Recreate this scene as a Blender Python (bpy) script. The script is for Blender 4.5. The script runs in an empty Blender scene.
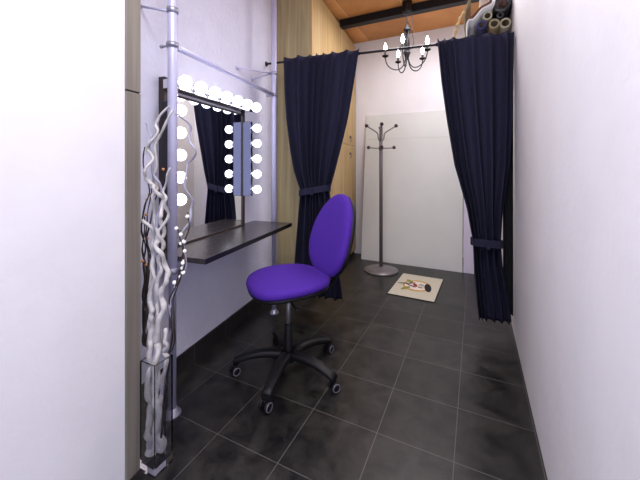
import bpy, bmesh, math, random
from mathutils import Vector, Matrix
random.seed(7)
H = 1.22                      # eye height, metres
F, CX, CY = 317.0, 320.0, 167.0
C = bpy.context.scene.collection
PI = math.pi
AW = math.radians(18.3)       # long wall direction
AT = math.radians(26.1)       # tile / back wall direction
nW = Vector((math.cos(AW), -math.sin(AW), 0)); dW = Vector((math.sin(AW), math.cos(AW), 0))
uT = Vector((math.cos(AT), -math.sin(AT), 0)); vT = Vector((math.sin(AT), math.cos(AT), 0))

# ------------------------------------------------------------ camera
cam = bpy.data.cameras.new('camera'); co = bpy.data.objects.new('camera', cam); C.objects.link(co)
co.location = (0, 0, H); co.rotation_euler = (PI/2, 0, 0)
cam.sensor_fit = 'HORIZONTAL'; cam.sensor_width = 36; cam.lens = F/640*36
cam.shift_y = -(240-CY)/640; cam.clip_start = .02
bpy.context.scene.camera = co

def floor_pt(px, py, z=0.0):
    Y = F*(H-z)/(py-CY); return Vector(((px-CX)/F*Y, Y, z))
def at(px, py, Y): return Vector(((px-CX)/F*Y, Y, H+(CY-py)/F*Y))
def W(a, d, z=0): return nW*a + dW*d + Vector((0, 0, z))          # a: out of long wall, d: along it
def T(a, d, z=0): return uT*a + vT*d + Vector((0, 0, z))

# ------------------------------------------------------------ materials
def lin(c):
    return tuple(((x/255)/12.92 if x/255 <= .04045 else ((x/255+.055)/1.055)**2.4) for x in c)
def newmat(name):
    m = bpy.data.materials.new(name); m.use_nodes = True
    return m, m.node_tree, m.node_tree.nodes['Principled BSDF']
def mat(name, col, rough=.5, metal=0, var=.12, scale=20, bump=0, bscale=60, coat=0, stretch=None, spec=.5, sheen=0):
    m, nt, b = newmat(name)
    c = lin(col)
    tc = nt.nodes.new('ShaderNodeTexCoord'); mp = nt.nodes.new('ShaderNodeMapping')
    nt.links.new(tc.outputs['Object'], mp.inputs['Vector'])
    if stretch: mp.inputs['Scale'].default_value = stretch
    nz = nt.nodes.new('ShaderNodeTexNoise'); nz.inputs['Scale'].default_value = scale; nz.inputs['Detail'].default_value = 5
    nt.links.new(mp.outputs['Vector'], nz.inputs['Vector'])
    r = nt.nodes.new('ShaderNodeValToRGB')
    r.color_ramp.elements[0].position = .3; r.color_ramp.elements[1].position = .7
    r.color_ramp.elements[0].color = tuple(x*(1-var) for x in c)+(1,)
    r.color_ramp.elements[1].color = tuple(min(1, x*(1+var)) for x in c)+(1,)
    nt.links.new(nz.outputs['Fac'], r.inputs['Fac']); nt.links.new(r.outputs['Color'], b.inputs['Base Color'])
    b.inputs['Roughness'].default_value = rough; b.inputs['Metallic'].default_value = metal
    b.inputs['Coat Weight'].default_value = coat; b.inputs['Specular IOR Level'].default_value = spec
    b.inputs['Sheen Weight'].default_value = sheen
    if bump:
        n2 = nt.nodes.new('ShaderNodeTexNoise'); n2.inputs['Scale'].default_value = bscale; n2.inputs['Detail'].default_value = 4
        nt.links.new(mp.outputs['Vector'], n2.inputs['Vector'])
        bp = nt.nodes.new('ShaderNodeBump'); bp.inputs['Strength'].default_value = bump; bp.inputs['Distance'].default_value = .01
        nt.links.new(n2.outputs['Fac'], bp.inputs['Height']); nt.links.new(bp.outputs['Normal'], b.inputs['Normal'])
    return m
def emis(name, col, strength):
    m, nt, b = newmat(name)
    b.inputs['Base Color'].default_value = (.9, .9, .9, 1)
    b.inputs['Emission Color'].default_value = tuple(col)+(1,); b.inputs['Emission Strength'].default_value = strength
    return m
def wood(name, c0, c1, scale=3.0, rough=.55, streak=22):
    m, nt, b = newmat(name)
    tc = nt.nodes.new('ShaderNodeTexCoord'); mp = nt.nodes.new('ShaderNodeMapping')
    mp.inputs['Scale'].default_value = (streak, streak, .8)
    nt.links.new(tc.outputs['Object'], mp.inputs['Vector'])
    nz = nt.nodes.new('ShaderNodeTexNoise'); nz.inputs['Scale'].default_value = scale*.35; nz.inputs['Detail'].default_value = 6; nz.inputs['Distortion'].default_value = .6
    nt.links.new(mp.outputs['Vector'], nz.inputs['Vector'])
    r = nt.nodes.new('ShaderNodeValToRGB')
    r.color_ramp.elements[0].position = .32; r.color_ramp.elements[1].position = .68
    r.color_ramp.elements[0].color = lin(c0)+(1,); r.color_ramp.elements[1].color = lin(c1)+(1,)
    nt.links.new(nz.outputs['Fac'], r.inputs['Fac']); nt.links.new(r.outputs['Color'], b.inputs['Base Color'])
    b.inputs['Roughness'].default_value = rough
    return m
def tiles(name, size, mortar, c0, c1, cm, rough, nscale, bump=.25, rv=.12, grow=None):
    """square tiles on object XY with mottled faces and a visible joint"""
    m, nt, b = newmat(name); N = nt.nodes; L = nt.links
    tc = N.new('ShaderNodeTexCoord')
    br = N.new('ShaderNodeTexBrick'); br.offset = 0; br.squash = 1
    br.inputs['Scale'].default_value = 1; br.inputs['Brick Width'].default_value = size[0]; br.inputs['Row Height'].default_value = size[1]
    br.inputs['Mortar Size'].default_value = mortar; br.inputs['Mortar Smooth'].default_value = .1; br.inputs['Bias'].default_value = 0
    br.inputs['Color1'].default_value = (.75, .75, .75, 1); br.inputs['Color2'].default_value = (1.2, 1.2, 1.2, 1)
    L.new(tc.outputs['Object'], br.inputs['Vector'])
    nz = N.new('ShaderNodeTexNoise'); nz.inputs['Scale'].default_value = nscale; nz.inputs['Detail'].default_value = 9; nz.inputs['Distortion'].default_value = .5
    nz.inputs['Roughness'].default_value = .62
    L.new(tc.outputs['Object'], nz.inputs['Vector'])
    r = N.new('ShaderNodeValToRGB'); r.color_ramp.elements[0].position = .36; r.color_ramp.elements[1].position = .68
    r.color_ramp.elements[0].color = lin(c0)+(1,); r.color_ramp.elements[1].color = lin(c1)+(1,)
    L.new(nz.outputs['Fac'], r.inputs['Fac'])
    mu = N.new('ShaderNodeMix'); mu.data_type = 'RGBA'; mu.blend_type = 'MULTIPLY'; mu.inputs[0].default_value = 1
    L.new(r.outputs['Color'], mu.inputs[6]); L.new(br.outputs['Color'], mu.inputs[7])
    mx = N.new('ShaderNodeMix'); mx.data_type = 'RGBA'
    L.new(br.outputs['Fac'], mx.inputs[0]); L.new(mu.outputs[2], mx.inputs[6]); mx.inputs[7].default_value = lin(cm)+(1,)
    L.new(mx.outputs[2], b.inputs['Base Color'])
    mr = N.new('ShaderNodeMapRange'); mr.inputs['To Min'].default_value = rough-rv; mr.inputs['To Max'].default_value = rough+rv
    L.new(nz.outputs['Fac'], mr.inputs['Value']); L.new(mr.outputs['Result'], b.inputs['Roughness'])
    if bump:
        ad = N.new('ShaderNodeMath'); ad.operation = 'MULTIPLY_ADD'; ad.inputs[1].default_value = -1.2
        L.new(br.outputs['Fac'], ad.inputs[0]); L.new(nz.outputs['Fac'], ad.inputs[2])
        bp = N.new('ShaderNodeBump'); bp.inputs['Strength'].default_value = bump; bp.inputs['Distance'].default_value = .004
        L.new(ad.outputs[0], bp.inputs['Height']); L.new(bp.outputs['Normal'], b.inputs['Normal'])
    return m

M = {}
M['plaster'] = mat('rough white plaster', (213, 212, 229), .85, var=.035, scale=6, bump=.6, bscale=34)
M['white'] = mat('smooth white paint', (226, 224, 228), .75, var=.025, scale=5, bump=.12, bscale=30)
M['floor'] = tiles('dark slate tile', (.326, .326), .0018, (12, 12, 14), (49, 46, 43), (82, 80, 80), .36, 8.5)
M['ceil'] = tiles('ceiling fibreboard', (.62, 2.2), .003, (190, 128, 70), (214, 152, 88), (226, 196, 160), .6, 2.0, bump=.1, rv=.04)
M['skirt'] = tiles('dark skirting tile', (2, .326), .002, (22, 21, 23), (42, 39, 40), (96, 94, 100), .4, 6)
M['skirt2'] = tiles('dark skirting tile short side', (.326, 2), .002, (22, 21, 23), (42, 39, 40), (96, 94, 100), .4, 6)
M['oak'] = wood('light oak laminate', (150, 136, 100), (188, 172, 128))
M['oaklit'] = wood('oak laminate tinted by warm light', (172, 142, 94), (200, 172, 122))  # same oak, the chandelier's warm light mixed into its colour
M['greywood'] = wood('grey oak laminate', (104, 97, 88), (132, 125, 115), streak=30)
M['gap'] = mat('dark joint', (40, 36, 30), .8)
M['black_steel'] = mat('black steel', (15, 15, 19), .5, 0, bump=.05, spec=.25)
M['pole'] = mat('white lacquered steel', (188, 186, 214), .4, .15, var=.03)
M['polejoint'] = mat('grey steel clamp', (160, 160, 178), .35, .6, var=.05)
M['chrome'] = mat('polished chrome', (214, 214, 220), .12, 1, var=.03)
M['barreflect'] = mat('chrome lamp bar with reflected tint', (104, 107, 126), .16, 1, var=.04)  # chrome darkened blue-grey: the curtain's reflection is put into the colour
M['darkframe'] = mat('dark stained frame', (52, 40, 36), .4, var=.25, scale=8, stretch=(14, 14, 1))
M['barshade'] = mat('shaded lamp bar', (30, 28, 36), .35, .2)  # left bar painted dark for its shaded side, away from the bulbs
M['desk'] = mat('dark wenge laminate', (56, 52, 55), .27, var=.2, scale=6, stretch=(20, 2, 2), spec=1.0)
M['deskedge'] = mat('black edging', (18, 17, 18), .4)
M['purple'] = mat('purple woven fabric', (73, 38, 146), .85, var=.12, scale=260, bump=.25, bscale=500, spec=.2)
M['plastic'] = mat('black plastic', (14, 13, 17), .5, spec=.3, var=.1, bump=.06, bscale=300)
M['rim'] = mat('pale grey wheel cap', (100, 98, 110), .4, var=.05)
M['steel'] = mat('brushed steel', (130, 128, 132), .35, .6, var=.06)
M['gunmetal'] = mat('gunmetal steel', (118, 113, 116), .38, .35, var=.08)
M['knob'] = mat('dark brown knob', (48, 40, 40), .3, var=.1)
M['navy'] = mat('navy cotton', (36, 36, 56), .9, var=.14, scale=160, bump=.2, bscale=420, spec=.2)
M['navydark'] = mat('black cotton', (17, 17, 24), .92, var=.14, scale=160, bump=.2, bscale=420)
M['rod'] = mat('black rod', (26, 25, 32), .4, .4)
M['board'] = mat('off white board', (208, 209, 207), .55, var=.03, scale=3)
M['lilac'] = mat('lilac white board', (208, 202, 222), .6, var=.03, scale=3)
M['mat_cream'] = mat('cream mat pile', (194, 188, 170), .95, var=.08, scale=200, bump=.3, bscale=600)
M['mat_edge'] = mat('dark rubber edge', (40, 38, 36), .8)
M['mat_gold'] = mat('mustard print', (186, 150, 66), .9)
M['mat_black'] = mat('black print', (30, 24, 30), .9)
M['mat_red'] = mat('red print', (150, 44, 36), .9)
M['mat_green'] = mat('olive print', (136, 134, 62), .9)
M['mat_pale'] = mat('pale print', (222, 206, 200), .9)
M['branch'] = mat('white painted twig', (182, 178, 176), .7, var=.2, scale=30, bump=.3, bscale=70)
M['greytwig'] = mat('grey lilac twig', (150, 148, 166), .7, var=.2, scale=40)
M['twig'] = mat('dark twig', (38, 30, 28), .7, var=.3, scale=50)
M['berry'] = mat('white cotton berry', (240, 238, 236), .8, var=.03)
M['bead'] = mat('amber bead', (196, 132, 72), .45, var=.15)
M['tan'] = mat('tan strap', (186, 160, 110), .8, var=.2, scale=40)
M['rollwhite'] = mat('white vinyl', (226, 228, 224), .4, var=.03)
M['rollcream'] = mat('grey cream card tube', (168, 162, 140), .7, var=.1)
M['rolltan'] = mat('khaki card tube', (150, 136, 104), .7, var=.15)
M['rollblue'] = mat('dark blue cloth', (44, 44, 96), .7, var=.25, scale=30)
M['rollbrown'] = mat('brown lining', (98, 58, 44), .7, var=.15)
M['rollblack'] = mat('black vinyl', (26, 24, 28), .3, var=.1)
M['rollpink'] = mat('pinkish card', (190, 160, 150), .7, var=.1)
M['bulb'] = emis('lit globe', (.86, .87, 1.0), 4.0)
M['flame'] = emis('lit candle bulb', (1.0, .94, .92), 26)
# mirror
m, nt, b = newmat('mirror silver'); b.inputs['Base Color'].default_value = (.93, .94, .96, 1); b.inputs['Metallic'].default_value = 1; b.inputs['Roughness'].default_value = 0.0
M['mirror'] = m
m, nt, b = newmat('clear glass'); b.inputs['Base Color'].default_value = (.96, .97, 1, 1); b.inputs['Transmission Weight'].default_value = 1; b.inputs['Roughness'].default_value = .01; b.inputs['IOR'].default_value = 1.47
M['glass'] = m

# ------------------------------------------------------------ mesh building
class MB:
    def __init__(s): s.bm = bmesh.new(); s.mi = 0
    def _fin(s, faces, smooth):
        for f in faces: f.material_index = s.mi; f.smooth = smooth
    def box(s, lo, hi, bev=0, mtx=None, seg=2):
        t = bmesh.new(); bmesh.ops.create_cube(t, size=1)
        lo = Vector(lo); hi = Vector(hi); sz = hi-lo; ce = (hi+lo)/2
        for v in t.verts: v.co = Vector((v.co.x*sz.x, v.co.y*sz.y, v.co.z*sz.z))+ce
        if bev: bmesh.ops.bevel(t, geom=t.edges[:], offset=bev, segments=seg, affect='EDGES', profile=.5)
        if mtx is not None: bmesh.ops.transform(t, matrix=mtx, verts=t.verts[:])
        s.merge(t, False); return s
    def merge(s, t, smooth):
        vm = {}
        for v in t.verts: vm[v] = s.bm.verts.new(v.co)
        for f in t.faces:
            try: nf = s.bm.faces.new([vm[v] for v in f.verts])
            except ValueError: continue
            nf.material_index = s.mi; nf.smooth = smooth
        t.free()
    def grid(s, P, closeu=False, closev=False, smooth=True):
        """P[i][j] points"""
        V = [[s.bm.verts.new(p) for p in row] for row in P]
        a = len(V); b_ = len(V[0])
        for i in range(a if closeu else a-1):
            for j in range(b_ if closev else b_-1):
                q = [V[i][j], V[i][(j+1) % b_], V[(i+1) % a][(j+1) % b_], V[(i+1) % a][j]]
                f = s.bm.faces.new(q); f.material_index = s.mi; f.smooth = smooth
        return V
    def cap(s, ring, smooth=False):
        f = s.bm.faces.new(ring); f.material_index = s.mi; f.smooth = smooth
    def lathe(s, prof, n=24, o=(0, 0, 0), mtx=None, smooth=True, cap=True):
        o = Vector(o); P = []
        for r, z in prof:
            row = []
            for k in range(n):
                p = Vector((r*math.cos(2*PI*k/n), r*math.sin(2*PI*k/n), z))
                if mtx is not None: p = mtx @ p
                row.append(p+o)
            P.append(row)
        V = s.grid(P, closev=True, smooth=smooth)
        if cap:
            if prof[0][0] > 1e-5: s.cap(V[0])
            if prof[-1][0] > 1e-5: s.cap(V[-1])
        return s
    def tube(s, pts, rad, n=8, cap=True):
        pts = [Vector(p) for p in pts]; m_ = len(pts)
        if not hasattr(rad, '__len__'): rad = [rad]*m_
        tan = [(pts[min(i+1, m_-1)]-pts[max(i-1, 0)]).normalized() for i in range(m_)]
        ref = Vector((0, 0, 1)) if abs(tan[0].z) < .9 else Vector((1, 0, 0))
        nrm = tan[0].cross(ref).normalized(); P = []
        for i in range(m_):
            nrm = (nrm - tan[i]*nrm.dot(tan[i])).normalized(); bi = tan[i].cross(nrm)
            P.append([pts[i]+(nrm*math.cos(2*PI*k/n)+bi*math.sin(2*PI*k/n))*rad[i] for k in range(n)])
        V = s.grid(P, closev=True)
        if cap: s.cap(V[0]); s.cap(V[-1])
        return s
    def ball(s, c, r, n=16, sc=(1, 1, 1)):
        t = bmesh.new(); bmesh.ops.create_uvsphere(t, u_segments=n, v_segments=max(6, n//2+2), radius=r)
        for v in t.verts: v.co = Vector((v.co.x*sc[0], v.co.y*sc[1], v.co.z*sc[2]))+Vector(c)
        s.merge(t, True); return s
    def prism(s, poly, z0, z1):
        A = [s.bm.verts.new((p[0], p[1], z0)) for p in poly]; B = [s.bm.verts.new((p[0], p[1], z1)) for p in poly]
        n = len(poly)
        for i in range(n):
            f = s.bm.faces.new([A[i], A[(i+1) % n], B[(i+1) % n], B[i]]); f.material_index = s.mi
        s.cap(A); s.cap(B); return s
    def build(s, name, mats, parent=None, loc=None, rz=0):
        bmesh.ops.recalc_face_normals(s.bm, faces=s.bm.faces[:])
        me = bpy.data.meshes.new(name); s.bm.to_mesh(me); s.bm.free()
        for m_ in (mats if isinstance(mats, (list, tuple)) else [mats]): me.materials.append(m_)
        o = bpy.data.objects.new(name, me); C.objects.link(o)
        if parent is not None: o.parent = parent
        if loc is not None: o.location = loc
        o.rotation_euler.z = rz
        return o
def tag(o, label, cat, group=None, kind=None):
    o['label'] = label; o['category'] = cat
    if group: o['group'] = group
    if kind: o['kind'] = kind
    return o
def thing(name, label, cat, loc=(0, 0, 0), rz=0, group=None):
    o = bpy.data.objects.new(name, None); C.objects.link(o); o.location = loc; o.rotation_euler = (0, 0, rz)
    o.empty_display_size = .1
    return tag(o, label, cat, group)
def struct(o): o['kind'] = 'structure'; return o
def smooth_path(pts, sub=6):
    pts = [Vector(p) for p in pts]; out = []
    for i in range(len(pts)-1):
        p0 = pts[max(i-1, 0)]; p1 = pts[i]; p2 = pts[i+1]; p3 = pts[min(i+2, len(pts)-1)]
        for k in range(sub):
            t = k/sub
            out.append(.5*((2*p1)+(p2-p0)*t+(2*p0-5*p1+4*p2-p3)*t*t+(3*p1-p0-3*p2+p3)*t**3))
    out.append(pts[-1]); return out

# ------------------------------------------------------------ the setting
WA = -1.125*H                 # long wall plane (W frame)
BACK = 3.489*H                # back wall plane (T frame)
RIGHT = .208*H                # right wall plane (T frame)
CEIL = 2.435*H
RA, RT = -AW, -AT
# floor
o0 = floor_pt(313.75, 409)
f = MB().box((-4.2, -2.6, -.06), (3.2, 4.2, 0)).build('floor', M['floor'], None, (o0.x, o0.y, 0), RT); struct(f)
# ceiling
f = MB().box((-5, -5.2, 0), (3, .12, .06)).build('ceiling', M['ceil'], None, T(-.09, BACK, CEIL), RT); struct(f)
# long wall on the left
f = MB().box((-.12, .60*H, 0), (0, 3.9*H, CEIL-.002)).build('wall_left', M['plaster'], None, W(WA, 0), RA); struct(f)
# back wall
f = MB().box((-1.95*H, 0, 0), (RIGHT+.12, .12, CEIL-.002)).build('wall_back', M['white'], None, T(0, BACK), RT); struct(f)
# right wall, with its corner just before the camera
f = MB().box((0, .435*H, 0), (.12, BACK-.001, CEIL-.002)).build('wall_right', M['white'], None, T(RIGHT, 0), RT); struct(f)
# nearer stretch of the left wall and the wooden post that ends it
PA = -.895*H; PD = .8125*H; PD0 = .758*H
f = MB().box((WA-PA-.10, -.6, 0), (-.006, PD0-.001, CEIL-.002)).build('wall_front', M['white'], None, W(PA, 0), RA); struct(f)
mb = MB(); zs = H+(CY-92)/F*1.03*H
mb.box((WA-PA-.001, PD0, 0), (0, PD, zs-.003), .002)
mb.box((WA-PA-.001, PD0, zs+.003), (0, PD, CEIL-.002), .002)
mb.mi = 1; mb.box((WA-PA, PD0+.002, zs-.003), (-.004, PD-.003, zs+.003))
f = mb.build('trim_1', [M['greywood'], M['gap']], None, W(PA, 0), RA); struct(f)
# skirting
sk = .093*H
f = MB().box((.0, PD+.01, 0), (.010, 2.50*H, sk), .001).build('baseboard_left', M['skirt'], None, W(WA, 0), RA); struct(f)
f = MB().box((-1.12*H, -.010, 0), (RIGHT, 0, sk), .001).build('baseboard_back', M['skirt2'], None, T(0, BACK), RT); struct(f)
# steel beam under the ceiling
BD = 2.893*H
mb = MB()
mb.box((-1.185*H, -.045, -.086), (RIGHT, .045, 0), .003)
beam = struct(mb.build('trim_2', M['black_steel'], None, T(0, BD, CEIL-.001), RT))

# ------------------------------------------------------------ wardrobe (oak cupboard behind the left curtain)
K = Vector((-.0615*H, 2.4285*H, 0)); Cc = Vector((.418*H, 3.68*H, 0))
fd = (Cc-K); flen = fd.length-.012; fd.normalize(); fang = math.atan2(fd.x, fd.y)
WH = 2.39*H
ward = thing('wardrobe', 'tall oak built-in wardrobe reaching the ceiling behind the left navy curtain', 'wardrobe', K, -fang)
fn = Vector((fd.y, -fd.x, 0))                       # out of the doors
dep = (K.dot(nW)-WA)/max(.1, fn.dot(nW))-.004
MB().box((-dep, 0, .0), (-.021, .02, WH), .001).build('side_panel', M['oak'], ward)
MB().box((-dep+.10, .0205, 0), (-.024, flen, WH-.003)).build('carcass', M['gap'], ward)
zd = 1.24*H; nd = 3; dw = flen/nd
for k in range(nd):
    for (z0, z1) in ((.06, zd-.002), (zd+.002, WH)):
        d = MB().box((-.020, k*dw+.0015, z0), (0, (k+1)*dw-.0015, z1), .001).build('door', M['oaklit'], ward)
        if k == 2:
            zc = zd-.115 if z0 < .5 else zd+.10
            yk = k*dw+.23
            hb = MB(); hb.lathe([(.012, 0), (.012, .012), (.02, .014), (.02, .02), (.0, .022)], 16, (.0, yk, zc), Matrix.Rotation(PI/2, 3, 'Y'))
            hb.tube(smooth_path([(.012, yk, zc), (.02, yk+.01, zc-.03), (.012, yk-.005, zc-.06)]), .006)
            h = hb.build('handle', M['steel'], d); h['label'] = 'small curled metal door pull'
MB().box((-.05, .0, 0), (-.022, flen, .058)).build('plinth', M['gap'], ward)

# ------------------------------------------------------------ pole frame
P1 = W(-.969*H, 1.030*H); P2 = W(-.981*H, 1.962*H)
rack = thing('pole_rack', 'white tubular pole frame standing floor to ceiling at both ends of the table', 'rack', P1, RA)
def rl(p): return Matrix.Rotation(-RA, 4, 'Z') @ (p-P1)
p2 = rl(P2); PR = .0225
def pole(q, zsleeve, zlow):
    mb = MB(); mb.lathe([(.0175, .004), (.0175, zlow), (PR, zlow+.003), (PR, CEIL-.012)], 20, q)
    p = mb.build('pole', M['pole'], rack)
    mb = MB(); mb.lathe([(.040, 0), (.040, .008), (.030, .014), (.024, .03), (.0185, .034)], 24, q); mb.build('foot_plate', M['polejoint'], p)
    mb = MB(); mb.lathe([(PR+.001, CEIL-.03), (.036, CEIL-.012), (.036, CEIL-.002)], 24, q); mb.build('ceiling_cap', M['polejoint'], p)
    for z in zsleeve:
        mb = MB(); mb.lathe([(PR+.0005, z-.014), (PR+.005, z-.012), (PR+.005, z+.012), (PR+.0005, z+.014)], 20, q); mb.build('collar', M['polejoint'], p)
    return p
zr = 1.492*H; zt = .63*H
pole((0, 0, 0), (zr, 1.632*H, zt-.06), zt-.07); pole(p2, (zr, 1.64*H), zt-.07)
MB().tube([(0, PR+.02, zr), (p2.x, p2.y-PR-.02, zr)], .0155, 12).build('rail', M['pole'], rack)
for q, sg in (((0, 0, zr), 1), ((p2.x, p2.y, zr), -1)):
    mb = MB(); q = Vector(q); mb.lathe([(PR+.001, -.011), (PR+.007, -.010), (PR+.007, .010), (PR+.001, .011), (PR+.001, -.011)], 20, q, cap=False)
    mb.box(q+Vector((-.013, min(sg*(PR+.003), sg*(PR+.03)), -.013)), q+Vector((.013, max(sg*(PR+.003), sg*(PR+.03)), .013)), .003)
    mb.tube([q+Vector((-PR-.004, 0, 0)), q+Vector((-PR-.04, -.004*sg, 0))], .006)
    mb.ball(q+Vector((-PR-.042, -.004*sg, 0)), .010, 10)
    mb.build('clamp', M['polejoint'], rack)
wx = WA+.969*H+.001
for q, zz, ends in ((Vector((0, 0, 0)), 1.632*H, [((wx, -.02, 1.668*H))]), (p2, 1.642*H, [(wx, p2.y-.235*H, 1.625*H), (wx, p2.y-.06, 1.615*H-.02)])):
    for e in ends:
        mb = MB(); e = Vector(e); st = Vector((q.x-PR*.9, q.y, zz))
        mb.tube([st, e], .006, 10); mb.lathe([(.0, 0), (.016, 0), (.016, .004), (.0, .005)], 12, (wx, e.y, e.z), Matrix.Rotation(PI/2, 3, 'Y'))
        mb.build('wall_brace', M['pole'], rack)

# ------------------------------------------------------------ vanity table (shelf between the poles)
TD0, TD1 = 1.062*H, 1.936*H; TW = .290*H
tb = thing('vanity_table', 'dark brown wall-mounted vanity table with black edging under the lit mirror', 'table', W(WA, TD0, 0), RA)
L = TD1-TD0
MB().box((.002, 0, zt-.026), (TW-.003, L, zt), .0012).build('table_top', M['desk'], tb)
MB().box((TW-.003, 0, zt-.027), (TW, L, zt+.0003), .0005).build('edge_strip', M['deskedge'], tb)
for yy in (.10, L-.10):
    mb = MB(); mb.box((.002, yy-.012, zt-.16), (.008, yy+.012, zt-.0265)); mb.box((.008, yy-.012, zt-.032), (.20, yy+.012, zt-.0265)); mb.build('bracket', M['pole'], tb)
for yy in (.0, L):
    s_ = 1 if yy else -1

# ------------------------------------------------------------ mirror with lamp bars
MX = -1.097*H-WA              # mirror face, out of the wall
md0 = 1.150*H-TD0; md1 = 1.745*H-TD0
def wd(px, a):                # distance along the wall for a pixel column at offset a
    r = (px-CX)/F; Y = a/(r*nW.x+nW.y); return Vector((r*Y, Y, 0)).dot(dW)
a_m = WA+MX
MD0 = wd(164.5, a_m); MD1 = wd(242.5, a_m)
mirr = thing('vanity_mirror', 'large mirror with lit globe bulbs on three sides standing on the vanity table', 'mirror', W(WA, MD0, zt), RA)
ML = MD1-MD0; ztop = 1.335*H-zt
FW = .028
MB().box((.004, FW*.6, .012), (MX-.004, ML-FW*.6, ztop-.01)).build('backing_board', M['darkframe'], mirr)
MB().box((MX-.0038, FW, .010), (MX, ML-FW*.3, ztop-.012)).build('mirror_glass', M['mirror'], mirr)
MB().box((.004, ML-FW*.3, .0005), (MX+.008, ML+.022, 1.392*H-zt), .002).build('frame_stile', M['darkframe'], mirr)
MB().box((.004, -.010, .0005), (MX+.008, FW, 1.400*H-zt), .002).build('frame_stile', M['darkframe'], mirr)
MB().box((.004, FW, .0005), (MX+.006, ML-FW*.3, .010), .001).build('frame_rail', M['darkframe'], mirr)
MB().box((.004, FW, ztop-.012), (MX+.006, ML-FW*.3, ztop), .001).build('frame_rail', M['darkframe'], mirr)
BX0, BX1 = MX+.0085, MX+.078     # lamp bar from the frame outwards
BR = .031; BRT = .0355
def bulb(par, x, y, z, BR=BR):
    mb = MB()
    mb.lathe([(.0, x), (.017, x), (.017, x+.012), (.015, x+.016)], 16, (0, y, z), Matrix.Rotation(PI/2, 3, 'Y') , cap=False) if False else None
    c = Vector((x+.012+BR, y, z)); mb.ball(c, BR, 20)
    b_ = mb.build('bulb', M['bulb'], par)
    return b_
def socket(mb, x, y, z):
    mb.lathe([(.019, x-.001), (.019, x+.014), (.014, x+.018)], 16, (0, y, z), Matrix.Rotation(PI/2, 3, 'Y'))
bz = [(H+(-.140+.0956*k)*H)-zt for k in range(5)]
for yb, face in ((-.020, 'left'), (ML+.006, 'right')):
    mb = MB(); mb.box((BX0, yb-.014, bz[0]-.052), (BX1, yb+.014, bz[4]+.052), .003)
    mb.mi = 1
    for z in bz: socket(mb, BX1, yb, z)
    lb = mb.build('light_bar', [M['barshade'] if face == 'left' else M['barreflect'], M['chrome']], mirr)
    for z in bz: bulb(lb, BX1+.004, yb, z)
tz = 1.370*H-zt
mb = MB(); mb.box((BX0, -.02, tz-.032), (BX1, ML+.02, tz+.018), .003)
mb.box((.006, .04, tz-.055), (BX0+.02, .07, tz-.010)); mb.box((.006, ML-.07, tz-.055), (BX0+.02, ML-.04, tz-.010))
ab = a_m+.078+.014+BRT
tys = [wd(px, ab)-MD0 for px in (185.3, 203.5, 216, 227.3, 237.6, 247, 256.4)]
tys = [tys[0]+(tys[-1]-tys[0])*k/6 for k in range(7)]
mb.mi = 1
for y in tys: socket(mb, BX1, y, tz)
lb = mb.build('light_bar', [M['chrome'], M['chrome']], mirr)
for y in tys: bulb(lb, BX1+.002, y, tz, BRT)

# ------------------------------------------------------------ office chair
ch = thing('office_chair', 'purple fabric swivel chair on a black five-star castor base', 'chair', (-.154*H, 1.548*H, 0), math.radians(180+28))
def super_pad(w, l, h, n=2.6, e=.55, nu=40, nv=14, dome=0):
    """rounded cushion centred on the origin: l along x, w along y, h along z"""
    P = []
    for j in range(nv+1):
        phi = -PI/2+PI*j/nv; cz = math.copysign(abs(math.sin(phi))**e, math.sin(phi)); cr = abs(math.cos(phi))**e
        row = []
        for i in range(nu):
            t = 2*PI*i/nu; c, s_ = math.cos(t), math.sin(t)
            x = math.copysign(abs(c)**(2/n), c)*l/2*cr; y = math.copysign(abs(s_)**(2/n), s_)*w/2*cr
            row.append(Vector((x, y, cz*h/2)))
        P.append(row)
    return P
SZ = .538
def seat_def(p):
    q = p.copy(); t = max(0, (q.x-.06)/.17); q.z -= .012*t*t; q.y *= 1-.10*max(0, -q.x/.22)
    q.z += .010*(abs(q.y)/.24)**2
    q.z += .004*(-q.x/.23)
    return q
mb = MB(); P = super_pad(.475, .475, .068, 2.7)
mb.grid([[seat_def(p)+Vector((.0, 0, SZ+.006)) for p in r] for r in P], closev=True)
seat = mb.build('seat', M['purple'], ch)
mb = MB(); P = super_pad(.46, .46, .04, 2.7)
mb.grid([[seat_def(p)+Vector((.0, 0, SZ-.024)) for p in r] for r in P], closev=True)
mb.build('seat_shell', M['plastic'], ch)
# backrest
bt = math.radians(16); bc = Vector((-.318, 0, .786))
def back_pt(w, hgt, off, yy, zz):
    # egg outline, wider in the lower middle
    return None
def back_pad(w, hgt, th, off, n=2.25):
    P = super_pad(w, hgt, th, n, .6)
    out = []
    Rm = Matrix.Rotation(-bt, 3, 'Y')
    for r in P:
        row = []
        for p in r:
            z = p.x; y = p.y*(1-.16*(z/(hgt/2)) - .05*(z/(hgt/2))**2); x = p.z
            x += .10*y*y/.045*.25 + .10*max(0, -z-.08)**2 - .04*max(0, z)**2
            q = Rm @ Vector((x+off, y, z)); row.append(q+bc)
        out.append(row)
    return out
mb = MB(); mb.grid(back_pad(.43, .53, .075, .012), closev=True); mb.build('backrest', M['purple'], ch)
mb = MB(); mb.grid(back_pad(.42, .52, .05, -.020), closev=True); mb.build('back_shell', M['plastic'], ch)
mb = MB()
sp = smooth_path([(-.06, 0, SZ-.055), (-.22, 0, SZ-.065), (-.300, 0, SZ-.04), (-.318, 0, SZ+.05), (-.345, 0, SZ+.20), (-.372, 0, SZ+.30)])
P = []
for i, p in enumerate(sp):
    t = (sp[min(i+1, len(sp)-1)]-sp[max(i-1, 0)]).normalized(); nn = Vector((-t.z, 0, t.x))
    P.append([p+Vector((0, a, 0))+nn*b_ for a, b_ in ((-.032, -.007), (.032, -.007), (.032, .007), (-.032, .007))])
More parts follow.
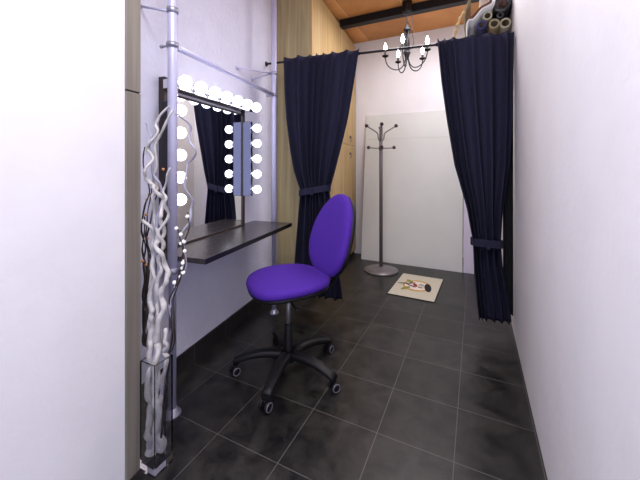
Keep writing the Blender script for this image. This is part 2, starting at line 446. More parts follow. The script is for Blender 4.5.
V = mb.grid(P, closev=True, smooth=False); mb.cap(V[0]); mb.cap(V[-1]); mb.build('back_support', M['plastic'], ch)
MB().lathe([(.022, -.02), (.022, .02)], 14, (-.262, .0, SZ-.005), Matrix.Rotation(PI/2, 3, 'X')).build('hinge', M['steel'], ch)
mb = MB(); mb.box((-.11, -.08, SZ-.085), (.11, .08, SZ-.052), .01); mb.tube([(.03, .08, SZ-.07), (.04, .20, SZ-.075)], .006); mb.ball((.04, .205, SZ-.075), .012, 10, (1, 2, .6))
mb.build('tilt_mechanism', M['plastic'], ch)
mb = MB(); mb.lathe([(.0135, .24), (.0135, SZ-.07)], 18); mb.build('gas_lift', M['steel'], ch)
mb = MB(); mb.lathe([(.032, .075), (.030, .09), (.026, .12), (.025, .285), (.022, .29), (.0138, .29)], 20); mb.build('column_sleeve', M['plastic'], ch)
angs = [math.atan2(y, x) for x, y in [(p.x+.152*H, p.y-1.535*H) for p in (floor_pt(235, 377), floor_pt(263.5, 414), floor_pt(338.5, 398), floor_pt(329.5, 355), floor_pt(273, 346))]]
base_a = sum(((a-angs[0]-k*2*PI/5+PI) % (2*PI))-PI for k, a in enumerate(angs))/5+angs[0]
ra = base_a-ch.rotation_euler.z
RB = .303
mb = MB(); mb.lathe([(.0, .072), (.040, .072), (.046, .085), (.044, .118), (.036, .126), (.0262, .127)], 24)
for k in range(5):
    a = ra+k*2*PI/5; ca, sa = math.cos(a), math.sin(a)
    P = []
    for i in range(13):
        t = i/12; r = .03+t*(RB-.012); z = .112+.014*math.sin(t*PI)-.036*t*t; w = .036-.010*t; h = .025-.010*t
        ring = []
        for q in range(12):
            b_ = 2*PI*q/12; yy = w*math.copysign(abs(math.cos(b_))**.6, math.cos(b_)); zz = h*math.copysign(abs(math.sin(b_))**.6, math.sin(b_))
            ring.append(Vector((r*ca-yy*sa, r*sa+yy*ca, z+zz)))
        P.append(ring)
    V = mb.grid(P, closev=True); mb.cap(V[0]); mb.cap(V[-1])
mb.build('star_base', M['plastic'], ch)
for k in range(5):
    a = ra+k*2*PI/5; c = Vector((RB*math.cos(a), RB*math.sin(a), 0))
    sw = math.radians([35, -20, 60, 15, -50][k])+a
    ax = Vector((-math.sin(sw), math.cos(sw), 0)); tr = Vector((math.cos(sw), math.sin(sw), 0))*.012
    mb = MB(); mb.tube([c+Vector((0, 0, .052)), c+Vector((0, 0, .078))], .010, 10)
    mb.box((-.016, -.010, .030), (.016, .010, .056), .004, Matrix.Translation(c+tr) @ Matrix.Rotation(sw, 4, 'Z'))
    ca_ = mb.build('caster', M['plastic'], ch)
    for sgn in (-1, 1):
        mb = MB(); mt = Matrix.Rotation(sw, 3, 'Z') @ Matrix.Rotation(-sgn*PI/2, 3, 'X'); oo = c+tr+ax*sgn*.011+Vector((0, 0, .0272))
        mb.lathe([(.020, 0), (.0255, .002), (.027, .006), (.027, .012), (.023, .0165)], 22, oo, mt, cap=True)
        mb.mi = 1; mb.lathe([(.0235, .0160), (.0225, .0185), (.0185, .0185), (.0175, .0160)], 22, oo, mt, cap=False)
        mb.mi = 0; mb.lathe([(.0165, .0160), (.012, .0195), (0, .0195)], 18, oo, mt, cap=False)
        mb.build('wheel', [M['plastic'], M['rim']], ca_)

# ------------------------------------------------------------ curtain rod and curtains
RODZ = 1.768*H; R0 = W(WA, 0)
rw = (R0.dot(nW)); Yr = WA/((266-CX)/F*nW.x+nW.y); rd = Vector(((266-CX)/F*Yr, Yr, 0)).dot(dW)
RO = W(WA, rd, 0)                                     # where the rod meets the long wall
rlen = (RIGHT-RO.dot(uT))/nW.dot(uT)
rod = thing('curtain_rod', 'thin black curtain rod spanning the room from long wall to right wall', 'curtain rod', RO+Vector((0, 0, RODZ)), RA)
MB().tube([(.004, 0, 0), (rlen-.012, 0, 0)], .0095, 12).build('rod', M['rod'], rod)
for x, s_ in ((0.001, 1), (rlen-.014, -1)):
    MB().lathe([(.0, 0), (.022, 0), (.022, .006), (.014, .010)], 16, (x, 0, 0), Matrix.Rotation(s_*PI/2, 3, 'Y')).build('end_bracket', M['rod'], rod)
def rod_t(px):
    r = (px-CX)/F; return (RO.x-r*RO.y)/(r*dW.x*0 + r*nW.y - nW.x) if False else (r*RO.y-RO.x)/(nW.x-r*nW.y)
def rod_z(px, py):
    t = rod_t(px); p = RO+nW*t; return H+(CY-py)/F*p.y
def interp(tbl, z):
    if z >= tbl[0][0]: return tbl[0][1:]
    for a, b_ in zip(tbl, tbl[1:]):
        if z >= b_[0]:
            k = (a[0]-z)/(a[0]-b_[0]); k = k*k*(3-2*k) if False else k
            return tuple(x+(y-x)*k for x, y in zip(a[1:], b_[1:]))
    return tbl[-1][1:]
def curtain(name, label, rows, nf, tie=None, m_='navy', ztop=RODZ+.018, yoff=0, seed=0, ampt=.020):
    rng = random.Random(seed)
    root = thing(name, label, 'curtain', RO, RA, 'navy curtains on the rod')
    ph = [rng.uniform(-.5, .5) for _ in range(nf+2)]; am = [rng.uniform(.65, 1.2) for _ in range(nf+2)]
    wa = .45; wp = rng.uniform(0, 6)
    rows = [(a, b_, c, d*1.35) for a, b_, c, d in rows]; zb = rows[-1][0]; NZ, NU = 72, nf*14
    # Catmull smoothing of edge table
    P = []
    for j in range(NZ+1):
        z = ztop+(zb-ztop)*j/NZ
        l, r, amp = interp(rows, z)
        row = []
        for i in range(NU+1):
            u = i/NU
            w = (u+wa*math.sin(2*PI*u+wp)/(2*PI)+wa*.6*math.sin(4*PI*u+2*wp)/(4*PI)-wa*math.sin(wp)/(2*PI)-wa*.6*math.sin(2*wp)/(4*PI))*nf; w = min(max(w, 0), nf-1e-6); k = int(min(w, nf-1)); fr = w-k
            a_ = (am[k]*(1-fr)+am[k+1]*fr); p_ = ph[k]*(1-fr)+ph[k+1]*fr
            th = 2*PI*(w+.22*p_+.03*math.sin(z*3+k))
            s = math.sin(th); fold = (abs(s)**.8)*math.copysign(1, s)
            y = -amp*a_*fold - .013 - amp*1.2
            x = l+(r-l)*u + .22*(r-l)/nf*math.cos(th)*min(1, amp/.03)*.5
            if tie and u in (0,): pass
            zz = z
            if j == 0: zz = z+.004*math.cos(th)+rng.uniform(-.001, .001)
            if j == NZ: zz = z
            row.append(Vector((x, y+yoff, zz)))
        P.append(row)
    mb = MB(); mb.grid(P); pn = mb.build('curtain_panel', M[m_], root)
    md = pn.modifiers.new('thickness', 'SOLIDIFY'); md.thickness = .0025; md.offset = 0
    # rod pocket behind the rod
    l, r, amp = rows[0][1:]
    if not yoff:
        mb = MB(); Pp = []
        for i in range(25):
            x = l+(r-l)*i/24
            Pp.append([Vector((x, .0135*math.cos(a), RODZ+.0135*math.sin(a))) for a in [2*PI*q/14 for q in range(14)]])
        mb.grid(Pp, closev=True); pk = mb.build('rod_pocket', M[m_], root)
    if tie:
        zt_, tilt = tie; l, r, amp = interp(rows, zt_); cx = (l+r)/2; hw = (r-l)/2+.008; P = []
        yc = -.013-amp*1.2; hd = amp*1.15+.012
        for q in range(48):
            a = 2*PI*q/48; e = .75
            xx = hw*math.copysign(abs(math.cos(a))**e, math.cos(a)); yy = hd*math.copysign(abs(math.sin(a))**e, math.sin(a))
            zc = zt_+tilt*xx/hw - .006*math.sin(a)
            ring = []
            for kx, kz in ((1, -.026), (1, .026), (.94, .026), (.94, -.026)):
                ring.append(Vector((cx+xx*(1+.02*(kx-1)) + .004*(kx-.97)/.03*math.cos(a), yc+yy+.004*(kx-.97)/.03*math.sin(a), zc+kz)))
            P.append(ring)
        mb = MB(); mb.grid(P, closeu=True, closev=True, smooth=False)
        mb.box((cx-.012, yc-hd-.012, zt_-.034), (cx+.012, yc-hd+.002, zt_+.030), .004)
        mb.build('tieback', M[m_], root)
    return root
rt = rod_t
lz = lambda py, px=318: rod_z(px, py)
rows = [(RODZ+.02, rt(284.5), rt(359.5), .020), (rod_z(318, 90), rt(285.5), rt(354), .024), (rod_z(318, 120), rt(287.5), rt(349), .026), (rod_z(318, 150), rt(292), rt(342), .030),
        (rod_z(318, 172), rt(297), rt(336.5), .034), (rod_z(318, 190), rt(304), rt(331.5), .036), (rod_z(318, 208), rt(302), rt(333.5), .034), (rod_z(318, 240), rt(299), rt(337), .032), (.10*H, rt(294), rt(344), .024)]
curtain('curtain', 'navy curtain tied back at the waist in front of the oak wardrobe', rows, 7, (rod_z(318, 190), .026), seed=3)
rows = [(RODZ+.02, rt(436), rt(512), .020), (rod_z(480, 80), rt(440), rt(511), .024), (rod_z(480, 120), rt(445.5), rt(510), .026), (rod_z(480, 165), rt(453), rt(507), .030),
        (rod_z(480, 207), rt(465), rt(500.5), .034), (rod_z(480, 240), rt(471), rt(498.5), .036), (rod_z(480, 262), rt(472), rt(500.5), .034), (rod_z(480, 300), rt(475), rt(508), .032), (.098*H, rt(477.5), rt(510), .020)]
curtain('curtain', 'navy curtain tied back low beside the right wall, under the stored rolls', rows, 6, (rod_z(480, 240), -.004), seed=11)
rows = [(RODZ-.02, rt(502.5), rlen-.008, .010), (.12*H, rt(504), rlen-.008, .010)]
# narrow dark drape further back on its own hook rail
dr = curtain('curtain', 'narrow black curtain hanging straight between tied curtain and right wall', rows, 3, None, 'navydark', RODZ-.02, .056, 5)
mb = MB(); mb.tube([(rt(500)-.02, .031, RODZ-.030), (rlen-.001, .031, RODZ-.030)], .006, 8); mb.build('hanging_bar', M['rod'], dr)

# ------------------------------------------------------------ chandelier
CHP = at(407, 2, 2.75*H); CHP.z = CEIL-.001
cl = thing('chandelier', 'small black five-arm chandelier with lit candle bulbs', 'chandelier', CHP)
u = .0106
def cz(py): return -(py-2)*u
MB().lathe([(.030, 0), (.052, -.006), (.054, -.10), (.050, cz(13.5)), (.0, cz(14))], 24).build('canopy', M['black_steel'], cl)
mb = MB()
for k in range(6):
    z = cz(14)-.009-k*.0185
    pts = [Vector((.008*math.cos(a)*(1 if k % 2 else 0), .008*math.cos(a)*(0 if k % 2 else 1), z+.013*math.sin(a))) for a in [2*PI*q/12 for q in range(13)]]
    mb.tube(pts, .0022, 6, cap=False)
mb.build('chain', M['black_steel'], cl)
mb = MB(); mb.tube(smooth_path([(.02, 0, cz(14)), (.05, -.01, cz(18)), (.062, 0, cz(23)), (.048, 0, cz(28)), (.060, 0, cz(36)), (.072, 0, cz(43)), (.05, 0, cz(48)), (.01, 0, cz(52))]), .003, 6)
mb.build('cable', M['black_steel'], cl)
mb = MB(); mb.lathe([(.004, cz(23.5)), (.010, cz(25)), (.018, cz(27)), (.036, cz(29.5)), (.038, cz(31)), (.0, cz(31.5))], 20)
for k in range(4):
    a = k*PI/2+.4; mb.tube([(.026*math.cos(a), .026*math.sin(a), cz(30.5)), (.026*math.cos(a), .026*math.sin(a), cz(53))], .0065, 10)
mb.tube([(0, 0, cz(30)), (0, 0, cz(60))], .008, 10)
mb.lathe([(.0, cz(51.5)), (.036, cz(52)), (.036, cz(53.5)), (.026, cz(56)), (.020, cz(58)), (.012, cz(60)), (.0, cz(60.6))], 20)
mb.build('body', M['black_steel'], cl)
for k in range(5):
    a = math.radians(-90-26+72*k); ca, sa = math.cos(a), math.sin(a); R_ = .225
    def pp(r, z): return Vector((r*ca, r*sa, z))
    pts = smooth_path([pp(.014, cz(53)), pp(.018, cz(60)), pp(.045, cz(66.5)), pp(.095, cz(69.5)), pp(.155, cz(68.5)), pp(.205, cz(64)), pp(R_, cz(58)), pp(R_, cz(55))])
    ar = MB().tube(pts, .0058, 8).build('arm', M['black_steel'], cl)
    mb = MB(); mb.lathe([(.006, cz(57)), (.030, cz(55.9)), (.036, cz(55.2)), (.034, cz(54.9)), (.010, cz(55.2)), (.0115, cz(55)), (.0115, cz(50.8)), (0, cz(50.6))], 18, pp(R_, 0)); mb.build('candle_cup', M['black_steel'], ar)
    mb = MB(); z0 = cz(50.6)
    mb.lathe([(.0, z0), (.009, z0+.001), (.016, z0+.018), (.0185, z0+.032), (.016, z0+.050), (.009, z0+.070), (.004, z0+.084), (0, z0+.090)], 16, pp(R_, 0)); mb.build('candle_bulb', M['flame'], ar)

# ------------------------------------------------------------ coat stand
cs = floor_pt(381, 270.5)
st = thing('coat_stand', 'dark metal coat stand with ball-tipped hooks and round base before the white board', 'coat stand', cs)
k_ = cs.y/F
MB().lathe([(.0, 0), (.192, 0), (.198, .006), (.196, .014), (.12, .030), (.05, .042), (.034, .05), (.0, .05)], 40).build('base', M['gunmetal'], st)
def sz(py): return H+(CY-py)*k_
ptop = sz(126)
MB().lathe([(.021, .048), (.021, ptop-.01), (.015, ptop), (0, ptop+.002)], 20).build('pole', M['gunmetal'], st)
MB().lathe([(.0215, sz(150)), (.027, sz(149.4)), (.027, sz(146.6)), (.0215, sz(146))], 20).build('collar', M['gunmetal'], st)
ups = [(-155, .162, 125.5), (-110, .075, 127), (70, .055, 122.0), (-18, .165, 127)]
for i in range(4):
    a = math.radians([188, 262, 82, 352][i]); ca, sa = math.cos(a), math.sin(a); R_ = .174
    def pp(r, z): return Vector((r*ca, r*sa, z))
    pts = smooth_path([pp(.018, sz(141)), pp(.034, sz(138)), pp(.040, sz(134)), pp(.075, sz(131.2)), pp(R_-.01, sz(126.8))])
    h = MB().tube(pts, .0075, 10).build('hook_arm', M['gunmetal'], st)
    MB().ball(pp(R_, sz(126.0)), .022, 14).build('knob', M['knob'], h)
    pts = smooth_path([pp(.018, sz(148)), pp(.07, sz(148.2)), pp(.142, sz(147.8))])
    h = MB().tube(pts, .0075, 10).build('hook_arm', M['gunmetal'], st)
    MB().ball(pp(.150, sz(147.6)), .021, 14).build('knob', M['knob'], h)

# ------------------------------------------------------------ leaning boards
def lean_board(name, label, pl, pr, topz, th, m_, gap, seam=None):
    A = floor_pt(*pl); B = floor_pt(*pr)
    a0, a1 = A.dot(uT), B.dot(uT); d0 = (A.dot(vT)+B.dot(vT))/2+gap
    dtop = BACK-.004
    ln = math.hypot(topz, dtop-th-d0); ang = math.atan2(dtop-th-d0, topz)
    root = thing(name, label, 'board', T(a0, d0, 0), RT)
    mt = Matrix.Rotation(-ang, 4, 'X')
    for z0, z1 in ([(0.0, seam-.0006), (seam+.0006, ln)] if seam else [(0, ln)]):
        mb = MB(); mb.box((0, 0, z0), (a1-a0, th, z1), .0015, mt); o = mb.build('panel', m_, root)
    return root
bb = lean_board('leaning_board', 'large off-white board leaning on the back wall behind the coat stand', (361, 259.2), (462.5, 272.6), 1.583*H, .016, M['board'], 0, 1.315*H)
lean_board('leaning_board', 'narrow lilac-white board leaning beside the tied right curtain, behind the large board', (463.2, 272.8), (474, 274.1), 1.50*H, .014, M['lilac'], .004)

# ------------------------------------------------------------ door mat
q = [floor_pt(*p) for p in ((386.8, 293.9), (434.7, 303.2), (444, 280), (402.4, 273.6))]
mc = sum(q, Vector())/4; ex = ((q[1]-q[0])+(q[2]-q[3]))/2; ey = ((q[3]-q[0])+(q[2]-q[1]))/2
mw, mh = ex.length, ey.length; ma = math.atan2(ex.y, ex.x)
mb = MB(); mb.mi = 1; mb.box((-mw/2, -mh/2, 0.0005), (mw/2, mh/2, .006), .002); mb.mi = 0; mb.box((-mw/2+.008, -mh/2+.008, .004), (mw/2-.008, mh/2-.008, .0085), .002)
def flat(pts, z, mi):
    vs = [mb.bm.verts.new((x, y, z)) for x, y in pts]; f_ = mb.bm.faces.new(vs); f_.material_index = mi
def ell(cx, cy, rx, ry, rot=0, n=28):
    c, s_ = math.cos(rot), math.sin(rot)
    return [(cx+rx*math.cos(t)*c-ry*math.sin(t)*s_, cy+rx*math.cos(t)*s_+ry*math.sin(t)*c) for t in [2*PI*i/n for i in range(n)]]
flat(ell(.0, 0, .31*mw, .24*mh), .0090, 2); flat(ell(.0, 0, .27*mw, .185*mh), .0094, 5)
flat(ell(.25*mw, -.02*mh, .075*mw, .17*mh, .2), .0098, 3)
flat(ell(.10*mw, .0, .07*mw, .10*mh, .3), .0098, 0); flat(ell(.09*mw, .06*mh, .06*mw, .016*mh, .3), .0102, 3); flat(ell(.08*mw, -.06*mh, .06*mw, .014*mh, -.3), .0102, 3)
flat(ell(-.04*mw, .01*mh, .045*mw, .075*mh, .4), .0102, 4)
flat(ell(-.20*mw, .14*mh, .06*mw, .085*mh, .7), .0098, 6); flat(ell(-.20*mw, -.17*mh, .055*mw, .10*mh, -.5), .0098, 6)
flat(ell(-.28*mw, .02*mh, .17*mw, .022*mh, .35), .0106, 3); flat(ell(-.12*mw, -.04*mh, .14*mw, .018*mh, -.5), .0106, 3); flat(ell(-.13*mw, .08*mh, .10*mw, .014*mh, .6), .0106, 3)
tag(mb.build('floor_mat', [M['mat_cream'], M['mat_edge'], M['mat_gold'], M['mat_black'], M['mat_red'], M['mat_pale'], M['mat_green']], None, (mc.x, mc.y, 0), ma),
    'small cream floor mat with a yellow oval motif on the dark tiles', 'mat')

# ------------------------------------------------------------ glass vase with branches
vf = floor_pt(154.5, 479.8); vr = floor_pt(173, 461.3)
vx = (vr-vf); vs_ = vx.length; va = math.atan2(vx.y, vx.x)
VZ = .362*H; vl = .086
vase = thing('vase', 'tall square clear glass vase holding the twisted branches by the wooden post', 'vase', vf, va)
mb = MB(); th = .006
mb.prism([(0, 0), (vl, 0), (vl, vl), (0, vl)], .001, .026)
O = [(0, 0), (vl, 0), (vl, vl), (0, vl)]; I = [(th, th), (vl-th, th), (vl-th, vl-th), (th, vl-th)]
bm = mb.bm; bm.clear()
ov = [[bm.verts.new((x, y, z)) for x, y in O] for z in (.001, VZ)]; iv = [[bm.verts.new((x, y, z)) for x, y in I] for z in (.032, VZ)]
for i in range(4):
    j = (i+1) % 4
    bm.faces.new([ov[0][i], ov[0][j], ov[1][j], ov[1][i]]); bm.faces.new([iv[0][j], iv[0][i], iv[1][i], iv[1][j]]); bm.faces.new([ov[1][i], ov[1][j], iv[1][j], iv[1][i]])
bm.faces.new(ov[0]); bm.faces.new(iv[0])
bmesh.ops.bevel(bm, geom=bm.edges[:], offset=.0012, segments=2, affect='EDGES')
mb.build('glass_body', M['glass'], vase)
vc = vf+Vector((math.cos(va)-math.sin(va), math.sin(va)+math.cos(va), 0))*vl/2
vp = [vf+Vector((math.cos(va)*x-math.sin(va)*y, math.sin(va)*x+math.cos(va)*y, 0)) for x, y in I]
def clampvase(p, r):
    if p.z < VZ+.02:
        q = Matrix.Rotation(-va, 3, 'Z') @ (p-vf); lo = th+r+.001; hi = vl-th-r-.001
        q.x = min(max(q.x, lo), hi); q.y = min(max(q.y, lo), hi); z = max(p.z, .034+r)
        q = Matrix.Rotation(va, 3, 'Z') @ Vector((q.x, q.y, 0))+vf; q.z = z; return q
    return p
VY = vc.y
def branch(name, label, px, dy0, dy1, r0, r1, m_, group, berries=(), bm_='berry', br=.007, seed=0):
    """px listed from the foot upwards; depth drifts from dy0 to dy1 about the vase"""
    rng = random.Random(seed); n = len(px); pts = []
    for i, (x, y) in enumerate(px):
        t = i/(n-1); Y = VY+dy0+(dy1-dy0)*t+.012*math.sin(i*1.9+seed); pts.append(at(x, y, Y))
    pts = smooth_path(pts, 6); wob = .0038 if m_ != 'twig' else .002
    pts = [p+Vector((wob*math.sin(i*.55+seed*2.1)+wob*.7*math.sin(i*.23+seed), .005*math.sin(i*.37+seed), 0)) for i, p in enumerate(pts)]; rr = [r0+(r1-r0)*(i/(len(pts)-1))**.9 for i in range(len(pts))]
    pts = [clampvase(p, r) for p, r in zip(pts, rr)]
    base = pts[0].copy()
    root = thing(name, label, 'branch', base, 0, group)
    mb = MB(); mb.tube([p-base for p in pts], [r*(1+.13*math.sin(i*.9+seed)+.10*math.sin(i*.31+2*seed)) for i, r in enumerate(rr)], 9); mb.build('stem', M[m_], root)
    k = 0
    for t in berries:
        i = int(t*(len(pts)-1)); ang = rng.uniform(0, 2*PI); off = Vector((math.cos(ang), .5*math.sin(ang), .4))*(rr[i]+br*.8)
        MB().ball(pts[i]-base+off, br*rng.uniform(.8, 1.15), 12).build('berry', M[bm_], root)
    return root
g1 = 'white twisted branches in the glass vase'; g2 = 'dark beaded twigs in the glass vase'
WB = [
 ('white twisted branch reaching highest left of the near white pole, beside the wooden post', [(148,455),(151,440),(147.5,430),(151,417),(151.6,403),(150,395),(147,376),(152.5,364),(149,357),(151,349),(149,340),(153,329),(150,317),(154,310),(149,300),(152.5,284),(154,275),(154,261),(152.5,252),(157,240),(155,224),(154.5,209),(154,197.5),(156,190),(154,181),(156,168),(155.6,150),(157,140),(164,129),(167,116),(175,110)], -.01, .03, .014, .0045),
 ('white twisted branch with a forked kink behind the near pole', [(158,450),(156,430),(159,410),(155.6,396),(155,377),(156,359),(157,347),(157.5,340),(159,322),(162,311),(162,297.5),(162.5,287.5),(167.5,281),(168,273),(165,266),(161,255),(157.5,245),(163,234),(161,220),(160,214),(164,201),(160,195),(154.5,187.5),(150,184),(145.6,176),(145.6,169),(153,160),(148,150),(150,141),(158,130),(157,124),(160,116),(168,106)], .0, -.02, .014, .0045),
 ('stout white branch bent in an elbow just above the vase rim', [(158,462),(162.5,443),(160,433),(162.5,417),(158,410),(160,398),(163,395),(163,376),(170,364),(168.5,357),(164,351),(167,346),(165.6,340),(165,328)], .02, .0, .0145, .007),
 ('white curved branch looping from the wooden post at table height', [(146,458),(148,440),(147,425),(150,410),(148,390),(151,372),(148,352),(151,336),(148,322),(152,306),(150,290),(153,270),(152.5,252),(153,239),(150,227),(144.5,220)], .03, .02, .013, .006),
 ('thin lilac branch with a dark tip left of the mirror', [(152,450),(153,420),(152,390),(154,365),(155,340),(153,318),(157,300),(156,280),(158,262),(156,246),(157.5,222),(160,206),(163,196),(159,186),(155,174),(153,157),(149,148),(150.5,137),(149,130),(145,123)], .01, .03, .010, .0035),
 ('pale branch rising beside the near pole with a knot at table height', [(156,452),(157,425),(155,400),(158,380),(157,362),(160,346),(158,330),(156,314),(159,300),(157,286),(161,272),(158,260),(163,247),(159,236),(163,226),(168,214),(163.5,204),(167,196),(163,190),(168,178),(169,168)], .035, -.03, .012, .004),
]
for i, (lab, px, a, b_, r0, r1) in enumerate(WB): branch('twisted_branch', lab, px, a, b_, r0, r1, 'greytwig' if 'lilac' in lab else 'branch', g1, seed=i)
branch('twisted_branch', 'grey wavy branch crossing in front of the mirror right of the near pole', [(163,440),(164,400),(166,366),(169,345),(171,327),(170,304),(174,292),(180,280),(183,270),(185.6,257.5),(183,245),(182.5,234),(190,220),(191.5,208),(190,198),(186,185),(187.5,166),(191,160),(195,150),(189,137.5),(190,124),(180,116),(176,114)], .03, -.05, .0055, .004, 'greytwig', g1, seed=21)
DT = [
 ('dark twig with white berries curving below the table edge', [(164,445),(166,400),(168,362),(171,345),(172,330),(171,316),(170,305),(172,294),(176,284),(179,272),(182,262),(183,250),(181,239),(177.5,229)], .02, -.04, .0045, .0025, 'berry', (.62,.66,.72,.78,.84,.90,.96,1.0), .0075),
 ('dark twig with white berries bowing outward right of the near pole', [(160,450),(166,398),(169,362),(174,340),(174.5,320),(172.5,302),(178,288),(180.5,276),(184.5,264),(183,250),(186,238),(189,224),(188,212)], .01, -.05, .0045, .002, 'berry', (.5,.6,.68,.8,.97), .0075),
 ('black twig with amber beads nearest the wooden post', [(145,440),(145,400),(145.5,362),(144,340),(146,318),(143.5,300),(145,280),(143,262),(145,246),(142.5,228),(144,206),(150,190),(143,165),(144.5,147)], .05, .05, .006, .0022, 'bead', (.70,.80,.55), .006),
 ('black twig with amber beads between the post and the white branches', [(150,440),(149,400),(148,364),(147,340),(148,316),(146,296),(149,276),(151,262),(149,246),(146,232),(147,218),(150,200),(152,188)], .05, .055, .006, .0022, 'bead', (.6,.72,.86,.95), .006),
 ('black twig with amber beads standing upright behind the white bundle', [(154,440),(152,400),(150,364),(144,335),(145,310),(147,288),(148,266),(147,246),(149,232),(151,215),(155,200),(160,184),(162,170)], .06, .06, .006, .0025, 'bead', (.5,.78,1.0), .0075),
 ('black twig with white berries bundled tightly against the post', [(146,440),(147,400),(146,365),(146,345),(143,322),(144,298),(146,274),(144,254),(143,240),(144.5,226),(144,216)], .065, .055, .006, .0025, 'berry', (.45,.55,.62,.8), .006),
]
for i, (lab, px, a, b_, r0, r1, bm_, bt_, br_) in enumerate(DT): branch('berry_twig', lab, px, a, b_, r0, r1, 'twig', g2, bt_, bm_, br_, seed=40+i)

# ------------------------------------------------------------ rolls stored on a high rack behind the right curtain
SY0 = 1.95*H
ang_r = math.radians(22)
rackz = 2.280
hr = thing('high_shelf', 'black wall-mounted storage bars behind the right curtain carrying the rolls', 'shelf', T(RIGHT, 0, 0), RT)
# board along the right wall
d0 = (RO+nW*rt(470)).dot(vT)+.10
d0 = T(0, 0).dot(vT)+ (RO+nW*rlen).dot(vT)+.045
for dd in (.24, .74):
    MB().box((-.29, d0+dd-.02, rackz-.0205), (-.001, d0+dd+.02, rackz), .002).build('cross_bar', M['rollblack'], hr)
    mb = MB(); mb.box((-.012, d0+dd-.012, rackz-.25), (-.001, d0+dd+.012, rackz-.0208)); mb.build('bracket', M['black_steel'], hr)
def roll(label, px, py, Y, rout, rin, m_, m2, length=.8, name='paper_roll', group='rolls stored on the high shelf'):
    p = at(px, py, Y); root = thing(name, label, 'roll', p, RT)
    root['group'] = group
    mtx = Matrix.Rotation(-PI/2, 3, 'X')
    mb = MB(); mb.lathe([(rin, 0.002), (rin+.002, 0), (rout-.002, 0), (rout, .003), (rout, length), (rin, length), (rin, 0.002)], 28, (0, 0, 0), mtx, cap=False); mb.build('sheet', M[m_], root)
    mb = MB(); mb.lathe([(rin-.0005, .006), (rin-.0005, length-.002)], 28, (0, 0, 0), mtx, cap=False); mb.lathe([(rin-.003, length-.002), (rin-.003, .008)], 28, (0, 0, 0), mtx, cap=False); mb.build('core', M[m2], root)
    return root
RY = 2.0*H
def RZp(r_, Y): return CY-(rackz+r_+.001-H)*F/Y
roll('dark blue cloth roll with an open core, lowest left of the rolls', 481.5, RZp(.0335, RY), RY, .0335, .020, 'rollblue', 'rollcream')
roll('grey card tube lying above the dark blue roll', 487.5, 15.6, RY+.01, .033, .021, 'rollcream', 'rolltan')
roll('khaki tube with a glossy band, in the middle of the lower row', 494.3, RZp(.0385, RY-.01), RY-.01, .0385, .024, 'rolltan', 'rollcream')
roll('pale grey tube at the right end against the wall', 505.4, RZp(.0395, RY-.02), RY-.02, .0395, .025, 'rollcream', 'rolltan')
roll('thin black tube wedged above the two lower right tubes', 500.3, 14.8, RY+.01, .028, .012, 'rollblack', 'rollblack')
roll('black glossy roll with a pinkish core resting above the right tubes', 502, 3.2, RY, .068, .032, 'rollblack', 'rollpink')
# loose white sheet rolled around a brown lining
p = at(476, 24, RY-.01)
sr = thing('vinyl_roll', 'big white vinyl sheet loosely rolled over a brown lining, left of the tubes', 'roll', p, RT); sr['group'] = 'rolls stored on the high shelf'
px2 = [(466.5,40),(466.3,30),(466.8,22),(469.2,18.4),(473,18.6),(477,15),(482,10),(488,8),(493,5),(495,-2),(493,-10),(487,-14),(480,-15)]
pts = smooth_path([Rl for Rl in [Matrix.Rotation(AT, 3, 'Z') @ (at(x, y, RY-.01)-p) for x, y in px2]], 4)
def sheet(mb, pts, th, y0, y1):
    n = len(pts); A = []; B = []
    for i, q in enumerate(pts):
        t = pts[min(i+1, n-1)]-pts[max(i-1, 0)]; t = Vector((t.x, 0, t.z)).normalized(); nn = Vector((-t.z, 0, t.x))*th
        A.append(Vector((q.x, 0, q.z))+nn); B.append(Vector((q.x, 0, q.z))-nn)
    loop = A+B[::-1]
    V = mb.grid([[v+Vector((0, y, 0)) for v in loop] for y in (y0, (y0+y1)/2, y1)], closev=True)
    for i in range(n-1):
        for row in (V[0], V[-1]):
            f_ = mb.bm.faces.new([row[i], row[i+1], row[2*n-2-i], row[2*n-1-i]]); f_.material_index = mb.mi
mb = MB(); sheet(mb, pts, .004, 0, .75); mb.build('sheet', M['rollwhite'], sr)
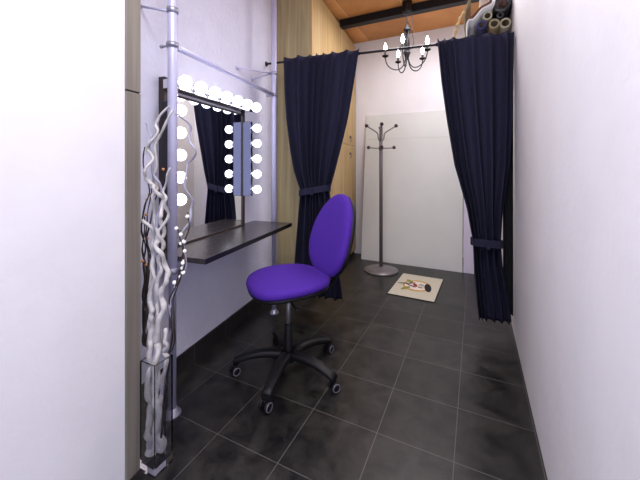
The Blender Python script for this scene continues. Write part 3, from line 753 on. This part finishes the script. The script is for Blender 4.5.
px3 = [(468.5,17),(472,15.5),(477,11),(482,7),(488,5),(491,2),(490,-6)]
pts = smooth_path([Matrix.Rotation(AT, 3, 'Z') @ (at(x, y, RY-.01)-p) for x, y in px3], 4)
mb = MB(); sheet(mb, pts, .007, .012, .72); o = mb.build('lining', M['rollbrown'], sr); o['label'] = 'brown inner lining'
px3 = [(464.8,24),(463.8,15),(464.5,8),(467,2),(470,-4)]
pts = smooth_path([Matrix.Rotation(AT, 3, 'Z') @ (at(x, y, RY-.01)-p) for x, y in px3], 4)
mb = MB(); sheet(mb, pts, .006, .02, .6); o = mb.build('outer_flap', M['rolltan'], sr); o['label'] = 'khaki outer flap'
# strap hanging beside the white roll
pp_ = [at(x, y, RY-.03) for x, y in ((464.5,12),(461,17),(459,22),(456.5,28),(454.8,34),(454,41),(453.6,48))]
b0 = pp_[0].copy()
stp = thing('strap', 'frayed tan strap hanging at the left of the stored rolls', 'strap', b0)
MB().tube([q_-b0 for q_ in smooth_path(pp_, 5)], [.010+.004*math.sin(i*1.1) for i in range(31)], 8).build('band', M['tan'], stp)

# ------------------------------------------------------------ light
w = bpy.data.worlds.new('world'); bpy.context.scene.world = w; w.use_nodes = True
w.node_tree.nodes['Background'].inputs['Color'].default_value = (.76, .77, 1.0, 1); w.node_tree.nodes['Background'].inputs['Strength'].default_value = 1.6
def area(name, loc, size, power, col, rot=(0, 0, 0)):
    l = bpy.data.lights.new(name, 'AREA'); l.energy = power; l.size = size; l.color = col
    o = bpy.data.objects.new(name, l); C.objects.link(o); o.location = loc; o.rotation_euler = rot; return o
area('ceiling_fill', (-.2, .35, CEIL-.05), 1.0, 42, (.94, .95, 1.0))  # unseen fill light, added overhead to brighten the walls and near room
area('back_room_fill', T(-.30*H, 2.55*H, CEIL-.12), .7, 28, (.98, .95, 1.0))  # second added fill, lifts the back wall and board; no fixture there
sc = bpy.context.scene
sc.view_settings.view_transform = 'Standard'; sc.view_settings.look = 'None'; sc.view_settings.gamma = 1; sc.view_settings.use_curve_mapping = False
sc.view_settings.exposure = 0.35
